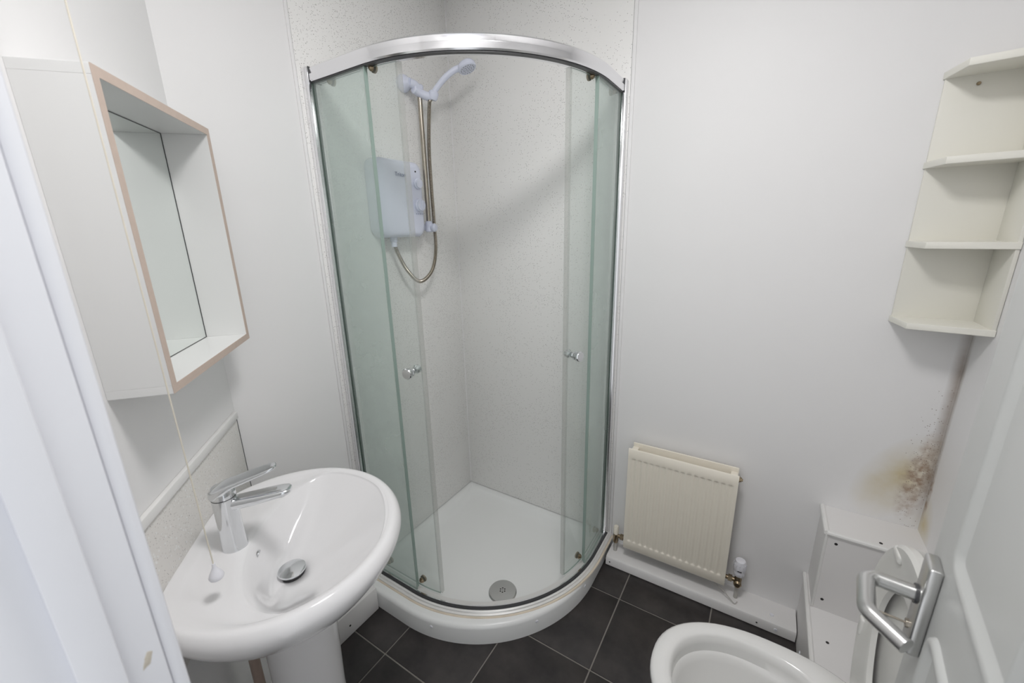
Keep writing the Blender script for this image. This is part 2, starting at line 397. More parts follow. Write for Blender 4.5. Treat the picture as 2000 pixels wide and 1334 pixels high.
obj('tray_body', bm, 'tray', tr, smooth=50)
for a in (-77, -35, -8):
    d = Vector((math.cos(math.radians(a)), math.sin(math.radians(a)), 0)); c = Vector((TX-TR, -(TY-TR), .052))+d*TR
    obj('screw_cover', lathe(B(), c-d*.0005, d, [(.0065, 0), (.0065, .001), (.004, .003)], 12), 'pvc', tr)
DR = (.549, -.508, .0515)
dr = obj('drain_cover', lathe(B(), DR, (0, 0, 1), [(.057, -.004), (.057, .002), (.053, .006), (.03, .0085), (0, .0095)], 40, cap1=False), 'satin', tr)
bm = B()
for k in range(6):
    a = k*PI/3; lathe(bm, (DR[0]+.010*math.cos(a), DR[1]+.010*math.sin(a), DR[2]+.0088), (0, 0, 1), [(.0030, 0), (.0030, .0006)], 8)
lathe(bm, (DR[0], DR[1], DR[2]+.0093), (0, 0, 1), [(.0015, 0), (.0015, .0006)], 8)
obj('drain_hole', bm, 'dark', dr, kind='stuff')

EX, EY, ER = .796, .705, .53
EP = qpath(EX, EY, ER, 80)
EU = [0]
for (a, _), (b, _) in zip(EP[:-1], EP[1:]): EU.append(EU[-1]+(b-a).length)
ULEN = EU[-1]
def eat(u):
    u = min(max(u, 0), ULEN)
    for i in range(len(EU)-1):
        if u <= EU[i+1]+1e-9:
            t = (u-EU[i])/(EU[i+1]-EU[i]); p = EP[i][0].lerp(EP[i+1][0], t); d = EP[i][1].lerp(EP[i+1][1], t).normalized(); return p, d
def esweep(bm, u0, u1, prof, n=None):
    """sweep closed profile of (offset outwards, z) between path lengths u0 and u1"""
    n = n or max(2, int((u1-u0)/.014))
    rings = []
    for k in range(n+1):
        p, d = eat(u0+(u1-u0)*k/n); rings.append([Vector((p.x+d.x*o, p.y+d.y*o, z)) for o, z in prof])
    loft(bm, rings); return bm
ZT, ZB = 1.924, .084
en = thing('shower_enclosure', 'curved quadrant shower enclosure with chrome frame and greenish glass', 'shower enclosure', (.5, -.45, .084))
obj('top_rail', esweep(B(), .0357, ULEN-.0357, [(.008, ZT), (.011, ZT+.004), (.011, ZT+.020), (.007, ZT+.022), (.007, ZT+.026), (.009, ZT+.036), (.004, ZT+.041), (-.026, ZT+.041), (-.030, ZT+.036), (-.030, ZT)]), 'rail', en, smooth=25)
obj('rail_underside_gap', esweep(B(), .01, ULEN-.01, [(-.010, ZT-.0005), (.0055, ZT-.0005), (.0055, ZT-.0035), (-.010, ZT-.0035)]), 'seal', en)
# bottom rail: cream-stained sill, white bead, dark seal, chrome lip
obj('bottom_rail', esweep(B(), .008, ULEN-.008, [(.040, ZB-.002), (.038, ZB+.003), (.033, ZB+.005), (.030, ZB+.0045), (.028, ZB+.008), (.023, ZB+.010), (.012, ZB+.009), (-.018, ZB+.007), (-.020, ZB-.002)]), 'sill', en, smooth=25)
obj('bottom_seal', esweep(B(), .02, ULEN-.02, [(.021, ZB+.0095), (.019, ZB+.013), (.0105, ZB+.014), (.0105, ZB+.0085)]), 'seal', en)
obj('bottom_lip', esweep(B(), .02, ULEN-.02, [(.0104, ZB+.0085), (.0104, ZB+.016), (.006, ZB+.016), (.006, ZB+.0075)]), 'rail', en)
obj('sealant_bead', esweep(B(), .012, ULEN-.012, [(.038, ZB-.003), (.047, ZB-.003), (.045, ZB), (.040, ZB+.0015)]), 'bead', en)
for side in (0, 1):
    if side == 0: b = bx(.0065, .034, -.722, -.690, ZB, ZT+.041, .004)
    else: b = bx(.781, .812, -.034, -.0065, ZB, ZT+.041, .004)
    wp = obj('wall_profile', b, 'rail', en)
    if side == 0: b = bx(.0338, .0356, -.7165, -.675, ZT-.002, ZT+.0412)
    else: b = bx(.766, .8075, -.0356, -.0338, ZT-.002, ZT+.0412)
    obj('end_cap', b, 'seal', wp)
    obj('profile_seal', esweep(B(), .0341, .0366, [(.0035, ZB+.012), (.0035, ZT-.001), (-.008, ZT-.001), (-.008, ZB+.012)], 2) if side == 0 else esweep(B(), ULEN-.0366, ULEN-.0341, [(.0035, ZB+.012), (.0035, ZT-.001), (-.008, ZT-.001), (-.008, ZB+.012)], 2), 'greenseal', wp)
def glass(u0, u1, o, z0, z1, gm, name, parent, th=.005):
    n = max(2, int((u1-u0)/.014)); bm = B()
    rings = []
    for k in range(n+1):
        p, d = eat(u0+(u1-u0)*k/n)
        rings.append([Vector((p.x+d.x*q, p.y+d.y*q, z)) for q, z in ((o, z0), (o, z1), (o-th, z1), (o-th, z0))])
    loft(bm, rings); bm.normal_update(); 
    big = (z1-z0)*.014*.6
    for f in bm.faces:
        f.material_index = 0 if (f.calc_area() > .006) else 1
    return obj(name, bm, [gm, 'glass_edge'], parent, smooth=30)
glass(.0366, .272, .001, ZB+.010, ZT+.006, 'glass_fixed', 'fixed_panel', en)
glass(1.030, ULEN-.0366, .001, ZB+.010, ZT+.006, 'glass_fixed', 'fixed_panel', en)
for u0, u1, edge, s, knu in ((.045, .376, .376, 1, .340), (.911, ULEN-.045, .911, -1, .940)):
    d_ = glass(u0, u1, -.016, ZB+.020, ZT-.002, 'glass_door', 'sliding_door', en)
    # clear seal down the closing edge, thin seal at the panel overlap
    a, b = (edge, edge+.013) if s > 0 else (edge-.013, edge)
    obj('edge_seal', esweep(B(), a, b, [(-.012, ZB+.030), (-.012, ZT-.004), (-.025, ZT-.004), (-.025, ZB+.030)], 2), 'sealstrip', d_)
    a, b = (.272, .2745) if s > 0 else (1.0275, 1.030)
    obj('overlap_seal', esweep(B(), a, b, [(.002, ZB+.020), (.002, ZT-.002), (-.010, ZT-.002), (-.010, ZB+.020)], 2), 'glass_edge', d_)
    # knob right through the glass, near the closing edge
    p, d = eat(knu); z = 1.020 if s > 0 else 1.040
    c = Vector((p.x, p.y, z))-d*.016
    kn = obj('knob', lathe(B(), c, d, [(.011, .0), (.011, .005), (.0095, .007), (.0095, .010), (.0155, .012), (.0155, .017), (.0125, .019), (.0125, .021), (.018, .024), (.0185, .034), (.0165, .037), (0, .0375)], 28, cap1=False), 'chrome', d_)
    obj('knob_back', lathe(B(), c-d*.005, -d, [(.010, 0), (.010, .006), (.015, .012), (.0155, .022), (.013, .024)], 24), 'chrome', d_)
    # rollers top and bottom
    for uu in ((.288, .10) if s > 0 else (1.012, 1.2)):
        p, d = eat(uu)
        for z, sz in ((ZT-.006, 1), (ZB+.050, 1.25)):
            bm = B(); c = Vector((p.x, p.y, z))-d*.0155
            lathe(bm, c, d, [(.0085*sz, 0), (.009*sz, .003), (.006*sz, .008), (.004*sz, .010)], 16)
            lathe(bm, c-d*.006, -d, [(.011*sz, 0), (.011*sz, .006), (.006*sz, .008)], 16)
            obj('roller', bm, 'brass', d_)

# ------------------------------------------------------------------ electric shower, riser, handset, hose
un = thing('electric_shower', 'white electric shower box with two dials on the speckled wall', 'shower heater', (.0065, -.405, 1.44))
def rrect(y0, y1, z0, z1, r, x, n=6):
    P = []
    for cy, cz, a0 in ((y1-r, z1-r, 0), (y0+r, z1-r, 90), (y0+r, z0+r, 180), (y1-r, z0+r, 270)):
        for k in range(n+1):
            a = math.radians(a0+90*k/n); P.append(Vector((x, cy+r*math.cos(a), cz+r*math.sin(a))))
    return P
y0, y1, z0, z1 = -.525, -.287, 1.440, 1.735
bm = B()
rings = []
for x, ins in ((.0065, .004), (.012, 0), (.060, .001), (.076, .006), (.085, .016), (.088, .030)):
    R = rrect(y0+ins, y1-ins, z0+ins*.8, z1-ins*.8, .032, x)
    for p in R:            # bowed bottom edge and a soft curved front
        if p.z < 1.5: p.z += .018*((p.y-(y0+y1)/2)/.12)**2
        if x > .07: p.x -= .012*((p.y-(y0+y1)/2)/.12)**2
    rings.append(R)
loft(bm, rings); obj('casing', bm, 'unit', un, smooth=60)
bm = B(); lathe(bm, (.0835, -.333, 1.653), (1, 0, 0), [(.021, -.004), (.021, .005), (.017, .008), (.017, .012), (0, .0125)], 28, cap1=False); obj('dial', bm, 'unit', un)
bm = B(); lathe(bm, (.0835, -.333, 1.572), (1, 0, 0), [(.025, -.004), (.025, .008), (.021, .011), (.021, .016), (0, .0165)], 28, cap1=False)
box(bm, .094, .104, -.336, -.330, 1.555, 1.589, .002); obj('dial', bm, 'unit', un)
obj('indicator_light', lathe(B(), (.082, -.340, 1.697), (1, 0, 0), [(.0035, 0), (.003, .003)], 10), 'dark', un)
bm = B()
for k in range(4): box(bm, .084, .0855, -.352+k*.011, -.349+k*.011, 1.538, 1.540)
obj('dial_mark', bm, 'logo', un, kind='stuff')
obj('outlet_elbow', lathe(B(), (.045, -.447, 1.446), (0, 0, -1), [(.014, -.008), (.014, .012), (.011, .014), (.011, .032)], 20), 'unit', un)
cu = bpy.data.curves.new('t', 'FONT'); cu.body = 'Triton'; cu.size = .021; cu.extrude = .0004; cu.align_x = 'CENTER'
to = bpy.data.objects.new('t', cu); COL.objects.link(to); dg = bpy.context.evaluated_depsgraph_get()
me = bpy.data.meshes.new_from_object(to.evaluated_get(dg)); bpy.data.objects.remove(to)
bm = B(); bm.from_mesh(me)
for v in bm.verts: v.co = Vector((.0905+v.co.z-.0012, -.425+v.co.x, 1.672+v.co.y))
obj('logo_lettering', bm, 'logo', un, smooth=0)

ri = thing('shower_riser_rail', 'slim metal shower riser rail with white brackets beside the heater', 'shower rail', (.05, -.255, 1.47))
RY = -.250; RX = .052
obj('pole', cyl(B(), (RX, RY, 1.478), (RX, RY, 2.018), .0095, 18), 'nickel', ri)
bm = B(); lathe(bm, (.0065, RY-.045, 2.026), (1, 0, 0), [(.030, 0), (.032, .008), (.028, .022), (.018, .034), (.013, .046)], 24)
tube(bm, spline([(.045, RY-.045, 2.024), (RX, RY-.025, 2.020), (RX, RY, 2.010)], 5), [.016]*11, 14); cyl(bm, (RX, RY, 1.985), (RX, RY, 2.026), .0165, 18, bev=.004)
obj('top_bracket', bm, 'unit', ri)
bm = B(); cyl(bm, (.0065, RY, 1.487), (RX, RY, 1.487), .014, 18); cyl(bm, (RX, RY, 1.467), (RX, RY, 1.512), .0155, 18, bev=.004)
lathe(bm, (RX+.008, RY+.004, 1.485), (1, .25, 0), [(.013, 0), (.0175, .008), (.0175, .018), (.012, .024)], 20)
obj('bottom_bracket', bm, 'unit', ri)
bm = B()
tube(bm, spline([(RX, RY-.035, 2.005), (RX+.004, RY-.012, 1.998), (RX+.018, RY+.012, 1.988), (RX+.040, RY+.028, 1.982)], 5), [.012]+[.016]*14+[.014], 14)
lathe(bm, (RX+.040, RY+.028, 1.972), (.25, .12, .92), [(.014, 0), (.019, .008), (.020, .026), (.016, .032)], 20)
obj('handset_holder', bm, 'unit', ri)
hs = thing('shower_handset', 'white shower handset tilted out of its holder', 'shower head', (.092, -.222, 1.985))
H = spline([(.088, -.224, 1.976), (.102, -.214, 2.006), (.135, -.192, 2.048), (.170, -.166, 2.078), (.196, -.146, 2.085)], 8)
obj('handle', tube(B(), H, [.0105+.002*(i/(len(H)-1)) for i in range(len(H))], 14), 'unit', hs)
nrm = Vector((.35, .05, -.93)).normalized()
hd = obj('head', lathe(B(), Vector((.205, -.140, 2.094)), nrm, [(0, -.014), (.018, -.013), (.030, -.007), (.036, .002), (.037, .012), (.034, .017)], 30, cap0=False), 'unit', hs)
bm = B()
q = Vector((.205, -.140, 2.094))+nrm*.017; ax, ay = axes(nrm)
for r_, n_ in ((.026, 16), (.016, 10), (.007, 5)):
    for k in range(n_): lathe(bm, q+ax*r_*math.cos(2*PI*k/n_)+ay*r_*math.sin(2*PI*k/n_), nrm, [(.0015, 0), (.0012, .0012)], 6)
obj('spray_nozzle', bm, 'seal', hd, kind='stuff')
HP = spline([(.087, -.226, 1.974), (.083, -.232, 1.95), (.070, -.236, 1.80), (.066, -.234, 1.65), (.062, -.228, 1.50), (.064, -.232, 1.39), (.068, -.270, 1.305), (.068, -.345, 1.268), (.062, -.402, 1.315), (.052, -.432, 1.375), (.046, -.445, 1.418)], 40)
# even spacing, ribbed radius
ac = [0]
for a, b in zip(HP[:-1], HP[1:]): ac.append(ac[-1]+(b-a).length)
pts = []; rad = []; i = 0; s = 0; k = 0
while s < ac[-1]:
    while ac[i+1] < s: i += 1
    pts.append(HP[i].lerp(HP[i+1], (s-ac[i])/max(1e-9, ac[i+1]-ac[i]))); rad.append(.0082 if k % 2 else .0066); s += .0024; k += 1
obj('shower_hose', tube(B(), pts, rad, 10), 'nickel', None, smooth=60, base=(.068, -.345, 1.268), label='ribbed metal shower hose looping from handset to heater', cat='hose')

# ------------------------------------------------------------------ basin wall: splashback, mirror box, basin, pedestal, tap, cord
sp = thing('splashback', 'low speckled splashback board with white top trim behind the basin', 'splashback', (.3, 0, .72), LFR)
obj('board', bx(.014, L_END-.03, 0, .006, .60, .950, .001), 'splash', sp)
obj('edge_trim', bx(.012, L_END-.03, 0, .012, .945, .967, .003), 'trim', sp)
obj('edge_gap', bx(.010, .014, 0, .0062, .60, .955), 'seal', sp)

mb = thing('mirror_box', 'deep white box-framed mirror with bare board edges above the basin', 'mirror', (.28, 0, 1.197), LFR)
s0, s1, q0, q1, D, t = .069, .487, 1.1975, 1.7195, .100, .0155
def eb(nm, *a): return obj(nm, bx(*a, bev=.0006, seg=1), 'melamine', mb, smooth=0)
tb = eb('top_board', s0, s1, 0, D-.001, q1-t, q1); bb_ = eb('bottom_board', s0, s1, 0, D-.001, q0, q0+t)
ra = eb('side_board', s0, s0+t, 0, D-.001, q0+t, q1-t); le = eb('side_board', s1-t, s1, 0, D-.001, q0+t, q1-t)
for par, a in ((tb, (s0, s1, D-.001, D, q1-t, q1)), (bb_, (s0, s1, D-.001, D, q0, q0+t)), (ra, (s0, s0+t, D-.001, D, q0+t, q1-t)), (le, (s1-t, s1, D-.001, D, q0+t, q1-t))):
    obj('bare_edge', bx(*a), 'raw', par, smooth=0, label='bare beige board edge')
mi = obj('mirror_glass', bx(s0+t+.001, s1-t-.001, .001, .006, q0+t+.001, q1-t-.001), 'mirror', mb, smooth=0)
bm = B()
for a in ((s0+t, s1-t, .0055, .0068, q0+t, q0+t+.0016), (s0+t, s1-t, .0055, .0068, q1-t-.0016, q1-t), (s0+t, s0+t+.0016, .0055, .0068, q0+t, q1-t), (s1-t-.0016, s1-t, .0055, .0068, q0+t, q1-t)): box(bm, *a)
obj('mirror_edge', bm, 'seal', mi, smooth=0)

# basin: polar loft about the waste
BS, BD, BZ = .385, .0, .800
WS, WD = .400, .200                                   # waste position
def out_r(th, ga, gb, dmin, cs=.383, cdv=.197):
    """distance from the waste to an ellipse outline clipped flat at the wall"""
    c, s = math.cos(th), math.sin(th)
    # ray/ellipse
    px, py = WS-cs, WD-cdv
    a_ = (c/ga)**2+(s/gb)**2; b_ = 2*(px*c/ga**2+py*s/gb**2); c_ = (px/ga)**2+(py/gb)**2-1
    r = (-b_+math.sqrt(b_*b_-4*a_*c_))/(2*a_)
    if s < -1e-6:
        rw = (WD-dmin)/(-s); k = 16                    # smooth minimum against the wall line
        r = (r**-k+rw**-k)**(-1/k)
    return r
def bowl_r(th):
    c, s = math.cos(th), math.sin(th)
    cs, cdv, ga, gb = .388, .272, .238, .150
    px, py = WS-cs, WD-cdv
    a_ = (c/ga)**2+(s/gb)**2; b_ = 2*(px*c/ga**2+py*s/gb**2); c_ = (px/ga)**2+(py/gb)**2-1
    return (-b_+math.sqrt(b_*b_-4*a_*c_))/(2*a_)
NT = 112
rings = []
TS = [2*PI*i/NT for i in range(NT)]
def ring(fr, fz): return [Vector((WS+fr(t_)*math.cos(t_), WD+fr(t_)*math.sin(t_), fz(t_))) for t_ in TS]
def scaled(ga, gb, dm, z): return ring(lambda t_: out_r(t_, ga, gb, dm), lambda t_: z)
# under side from pedestal up to the rolled edge
und = [(.090, .085, .10, .605), (.125, .115, .06, .612), (.165, .150, .025, .635), (.200, .185, .006, .665), (.235, .222, .003, .702), (.260, .248, .003, .736), (.272, .259, .003, .758), (.2755, .2625, .003, .772), (.273, .260, .003, .785), (.267, .254, .004, .7945), (.261, .248, .005, .799), (.255, .242, .008, .7995)]
for a in und: rings.append(scaled(*a))
inn = lambda t_: out_r(t_, .248, .235, .014)
def deck_ring(f):
    def fr(t_): return inn(t_)*(1-f)+min(bowl_r(t_), inn(t_)*.985)*f
    def fz(t_):
        wdt = inn(t_)-min(bowl_r(t_), inn(t_)*.985); k = smoothstep(0, .05, wdt)
        return .797-.0085*smoothstep(0, .30, f)*k-.002*f
    return ring(fr, fz)
for f in (0, .08, .16, .26, .40, .55, .70, .82, .92): rings.append(deck_ring(f))
be = lambda t_: min(bowl_r(t_), inn(t_)*.985)
def edge_z(t_):
    wdt = inn(t_)-be(t_); return .795-.0085*smoothstep(0, .05, wdt)
ZW = .688
for q in (1.0, .985, .965, .94, .90, .85, .78, .70, .60, .50, .40, .32, .25, .2):
    def fz(t_, q=q):
        back = smoothstep(.12, -.45, math.sin(t_))          # steep wall behind the waste, long slope in front
        g = (1-back)*(q**1.7)+back*(.06*q+.94*smoothstep(.50, 1.03, q))
        g = g*(1-.25*smoothstep(.9, 1.0, q)*(1-back)*0)
        ez = edge_z(t_)-.002
        return ZW+(ez-ZW)*min(g, 1)
    rings.append(ring(lambda t_, q=q: be(t_)*q if q > .2 else .026, fz if q > .2 else (lambda t_: ZW-.001)))
rings.append(ring(lambda t_: .022, lambda t_: ZW-.006))
bm = B(); loft(bm, rings, True, True, True)
ba = thing('wash_basin', 'white oval ceramic pedestal wash basin on the speckled wall', 'basin', (.385, .1, .605), LFR)
obj('bowl', bm, 'ceramic', ba, smooth=60)
# waste plug: domed chrome disc on a dark gap
wa = obj('waste_plug', lathe(B(), (WS, WD, ZW+.010), (0, 0, 1), [(.029, -.002), (.031, .001), (.030, .004), (.02, .0065), (0, .0075)], 36, cap1=False), 'chrome', ba)
obj('waste_gap', cyl(B(), (WS, WD, ZW-.004), (WS, WD, ZW+.009), .026, 30), 'seal', wa)
# overflow slot in the back wall of the bowl
ov = lathe(B(), (0, 0, 0), (0, 1, 0), [(.011, 0), (.011, .003), (.0085, .003), (.0085, .0008)], 24)
for v in ov.verts: v.co = Matrix.Translation((.392, .1335, .752)) @ Matrix.Rotation(math.radians(-18), 4, 'X') @ v.co
ov_ = obj('overflow_ring', ov, 'chrome', ba)
o2 = lathe(B(), (0, 0, 0), (0, 1, 0), [(.0085, -.001), (.0085, .0012)], 20)
for v in o2.verts: v.co = Matrix.Translation((.392, .1335, .752)) @ Matrix.Rotation(math.radians(-18), 4, 'X') @ v.co
obj('overflow_hole', o2, 'dark', ov_)

# pedestal
bm = B(); rings = []
for z, r_, dc in ((0, .098, .172), (.02, .096, .172), (.06, .086, .172), (.30, .078, .175), (.50, .081, .178), (.585, .087, .180), (.604, .089, .180)):
    rings.append([Vector((.392+r_*math.cos(a), dc+.014+r_*1.02*math.sin(a), z)) for a in [2*PI*i/48 for i in range(48)]])
loft(bm, rings)
obj('basin_pedestal', bm, 'ceramic', None, smooth=50, frame=LFR, base=(.392, .15, 0), label='white ceramic pedestal column under the wash basin', cat='pedestal')
obj('supply_pipe', tube(B(), spline([(.335, .050, .0), (.335, .050, .30), (.335, .050, .50), (.335, .050, .598)], 8), .0125, 12), 'copper', None, frame=LFR, base=(.335, .05, 0), label='brown stained pipe rising behind the basin pedestal', cat='pipe')

# tap
tp = thing('basin_tap', 'chrome single lever mixer tap on the wash basin', 'tap', (.389, .095, .787), LFR)
ts, td = .389, .093
obj('tap_body', lathe(B(), (ts, td, .785), (0, 0, 1), [(.0255, 0), (.0255, .003), (.0245, .006), (.0235, .05), (.0235, .105), (.024, .128), (.024, .131)], 36), 'chrome', tp)
def paddle(sec):      # rows: (d, z, half width, half thickness)
    bm = B(); rings = []
    for d_, z_, hw, ht in sec:
        rings.append([Vector((ts+hw*math.copysign(abs(math.cos(a))**.55, math.cos(a)), d_, z_+ht*math.copysign(abs(math.sin(a))**.6, math.sin(a)))) for a in [2*PI*i/28 for i in range(28)]])
    loft(bm, rings); return bm
spt = obj('spout', paddle([(td+.005, .897, .017, .013), (td+.03, .8985, .0175, .0125), (td+.06, .901, .019, .0115), (td+.09, .9045, .020, .0100), (td+.115, .907, .0195, .0085), (td+.128, .908, .017, .007), (td+.134, .908, .011, .004)]), 'chrome', tp)
obj('spout_inset', paddle([(td+.026, .9095, .0085, .0016), (td+.05, .9118, .0105, .0016), (td+.085, .9142, .0095, .0014), (td+.105, .9152, .006, .001)]), 'satin', spt)
obj('aerator', lathe(B(), (ts, td+.112, .901), (0, 0, -1), [(.010, 0), (.010, .006)], 20), 'satin', spt)
lv = obj('lever', (lambda b: lathe(b, (ts, td, .9178), (0, 0, 1), [(.0236, 0), (.0236, .006), (.0228, .020), (.020, .024)], 36))(paddle([(td-.024, .927, .012, .009), (td-.020, .928, .019, .011), (td-.010, .931, .0232, .0132), (td+.004, .937, .0236, .0135), (td+.018, .9445, .0228, .0095), (td+.030, .949, .0218, .0075), (td+.055, .9565, .0205, .0070), (td+.085, .965, .0190, .0060), (td+.100, .969, .0172, .0052), (td+.109, .9715, .0125, .0040), (td+.112, .972, .006, .002)])), 'chrome', tp)
obj('cartridge_ring', lathe(B(), (ts, td, .9145), (0, 0, 1), [(.0238, 0), (.0238, .0025)], 36), 'seal', tp)

# pull cord
pc = thing('light_pull_cord', 'thin cream light pull cord with white acorn hanging over the basin', 'pull cord', (.548, .12, .82), LFR)
obj('cord', tube(B(), [(.545, .12, .868), (.5455, .12, 1.3), (.546, .12, 1.8), (.547, .12, CZ-.03)], .0012, 8), 'cord', pc)
obj('acorn', lathe(B(), (.545, .12, .870), (0, 0, -1), [(.0028, -.002), (.0034, .006), (.0068, .013), (.0110, .021), (.0128, .027), (.0115, .031), (0, .033)], 20, cap1=False), 'pvc', pc)
obj('ceiling_switch', lathe(B(), (.547, .12, CZ), (0, 0, -1), [(.038, 0), (.038, .02), (.03, .032), (.006, .036)], 28), 'pvc', pc)

# ------------------------------------------------------------------ radiator
rd = thing('radiator', 'small cream panel radiator low on the white wall', 'radiator', (1.11, -.05, .105))
x0, x1, z0, z1, yf = .909, 1.309, .105, .595, -.086
def rib(bmx, yface, sgn, depth):
    nr = 16; nx = nr*8; zs = [0, .006, .034, .0425, .0445, .0465, .0485, .056, .070, .12, .245, .37, .42, .434, .4415, .4435, .4455, .4475, .456, .484, .49]
    grid = []
    for zz in zs:
        e = smoothstep(.0425, .0485, zz)*(1-smoothstep(.4415, .4475, zz))
        rnd = .004*(1-smoothstep(0, .006, min(zz, .49-zz)))
        row = []
        for k in range(nx+1):
            u = k/nx; xx = x0+(x1-x0)*u; ph = ((u*(x1-x0)-.012)/((x1-x0-.024)/nr)) % 1
            ins = 1 if .012 < u*(x1-x0) < (x1-x0-.012) else 0
            g = smoothstep(.06, .42, ph)*(1-smoothstep(.58, .94, ph))
            row.append(bmx.verts.new((xx, yface+sgn*(-depth*g*e*ins-rnd), z0+zz)))
        grid.append(row)
    for a, b in zip(grid[:-1], grid[1:]):
        for k in range(nx): bmx.faces.new((a[k], a[k+1], b[k+1], b[k]))
    # back sheet of the panel
    bk = [[bmx.verts.new((x, yface-sgn*.007, z0+zz)) for x in (x0, x1)] for zz in (0.002, .488)]
    bmx.faces.new((bk[0][0], bk[0][1], bk[1][1], bk[1][0]))
    def strip(vs, ws): bmx.faces.new(vs+ws)
    bmx.faces.new([r[0] for r in grid]+[bk[1][0], bk[0][0]]); bmx.faces.new([r[-1] for r in grid]+[bk[1][1], bk[0][1]])
    bmx.faces.new(grid[0]+[bk[0][1], bk[0][0]]); bmx.faces.new(grid[-1]+[bk[1][1], bk[1][0]])
bm = B(); rib(bm, yf, -1, .0042); obj('front_panel', bm, 'rad', rd, smooth=40)
obj('back_panel', bx(x0+.004, x1-.004, -.029, -.022, z0, z1, .002), 'rad', rd)
bm = B()
for k in range(40):
    xx = x0+.03+(x1-x0-.06)*k/39; box(bm, xx-.0006, xx+.0006, -.076, -.031, z0+.03, z1-.060)
obj('convector_fins', bm, 'rad', rd, smooth=0, kind='stuff')
for xa, xb in ((x0+.004, x0+.030), (x1-.030, x1-.004)):
    for za, zb in ((z1-.045, z1-.014), (z0+.012, z0+.045)): obj('end_manifold', bx(xa, xb, -.0785, -.0295, za, zb, .004), 'rad', rd)
obj('bleed_plug', lathe(B(), (x1-.004, -.053, z1-.030), (1, 0, 0), [(.012, -.002), (.012, .006), (.0085, .006), (.0085, .012), (.005, .012), (.005, .016)], 6), 'brass', rd)
obj('blanking_plug', lathe(B(), (x0+.004, -.053, z1-.030), (-1, 0, 0), [(.011, -.002), (.011, .005), (.007, .005), (.007, .008)], 6), 'brass', rd)
for xa, xb in ((x0+.02, x0+.055), (x0+.20, x0+.245)): obj('wall_bracket', bx(xa, xb, -.07, -.036, z0-.004, z0+.01), 'dark', rd)
# thermostatic valve on the right, lockshield on the left
tv = obj('thermostatic_valve', (lambda b: (cyl(b, (1.309, -.053, .128), (1.352, -.053, .128), .0085, 16), lathe(b, (1.352, -.053, .100), (0, 0, 1), [(.010, 0), (.013, .006), (.013, .040), (.010, .046), (.010, .056)], 16), lathe(b, (1.318, -.053, .128), (1, 0, 0), [(.013, 0), (.013, .014)], 6), lathe(b, (1.352, -.056, .122), (0, -1, 0), [(.014, 0), (.014, .012), (.009, .018)], 16), b)[-1])(B()), 'brass', rd)
obj('thermostat_head', lathe(B(), (1.352, -.053, .155), (0, 0, 1), [(.016, 0), (.019, .004), (.0205, .018), (.0195, .024), (.022, .028), (.022, .040), (.019, .062), (.017, .068), (0, .070)], 28, cap1=False), 'pvc', tv)
bm = B()
for k in range(12):
    a = 2*PI*k/12; c = Vector((1.352+.0208*math.cos(a), -.053+.0208*math.sin(a), .204)); lathe(bm, c-Vector((0, 0, .014)), (0, 0, 1), [(.0016, 0), (.0016, .022)], 6)
obj('grip_rib', bm, 'pvc', tv, kind='stuff')
obj('marker', bx(1.346, 1.360, -.0755, -.0725, .186, .189), 'dark', tv)
lk = obj('lockshield_valve', (lambda b: (cyl(b, (.868, -.053, .128), (.909, -.053, .128), .0085, 16), lathe(b, (.866, -.053, .092), (0, 0, 1), [(.010, 0), (.012, .008), (.012, .044), (.009, .048)], 16), lathe(b, (.886, -.053, .128), (1, 0, 0), [(.013, 0), (.013, .014)], 6), b)[-1])(B()), 'brass', rd)
obj('valve_cap', lathe(B(), (.866, -.053, .138), (0, 0, 1), [(.0115, 0), (.0115, .034), (.0095, .038), (0, .0385)], 20, cap1=False), 'rad', lk)
for xx in (.866, 1.352): obj('tail_pipe', cyl(B(), (xx, -.053, .0465), (xx, -.053, .102), .0075, 14), 'cable', rd)
obj('sensor_cable', tube(B(), spline([(1.25, -.07, .104), (1.30, -.074, .082), (1.335, -.084, .058), (1.352, -.090, .0495), (1.360, -.075, .0490)], 8), .0018, 8), 'cable', None, base=(1.352, -.09, .0465), label='thin grey cable drooping from under the radiator', cat='cable')

# ------------------------------------------------------------------ corner shelf unit
sh = thing('corner_shelf_unit', 'cream corner shelf unit with four clipped-corner shelves', 'shelf unit', (1.72, -.05, 1.18))
SX = 1.628; zs = [1.183, 1.398, 1.603, 1.816]; SD = -.128
obj('back_board', bx(SX+.004, XR-.001, -.008, 0, 1.19, 1.83, .001), 'cream', sh)
obj('side_board', bx(XR-.009, XR-.001, SD+.004, -.008, 1.19, 1.83, .001), 'cream', sh)
for z in zs:
    s_ = obj('shelf', prism(B(), [(XR-.001, 0), (XR-.001, SD), (SX+.022, SD), (SX+.006, SD+.02), (SX, -.012), (SX, 0)][0:2]+[(SX+.019, -.106), (SX, 0)], z, z+.017, .0015), 'cream', sh, smooth=20)
obj('fixing_screw', lathe(B(), (1.695, -.0085, 1.795), (0, -1, 0), [(.0045, 0), (.0045, .002), (.003, .005)], 10), 'brass', sh)

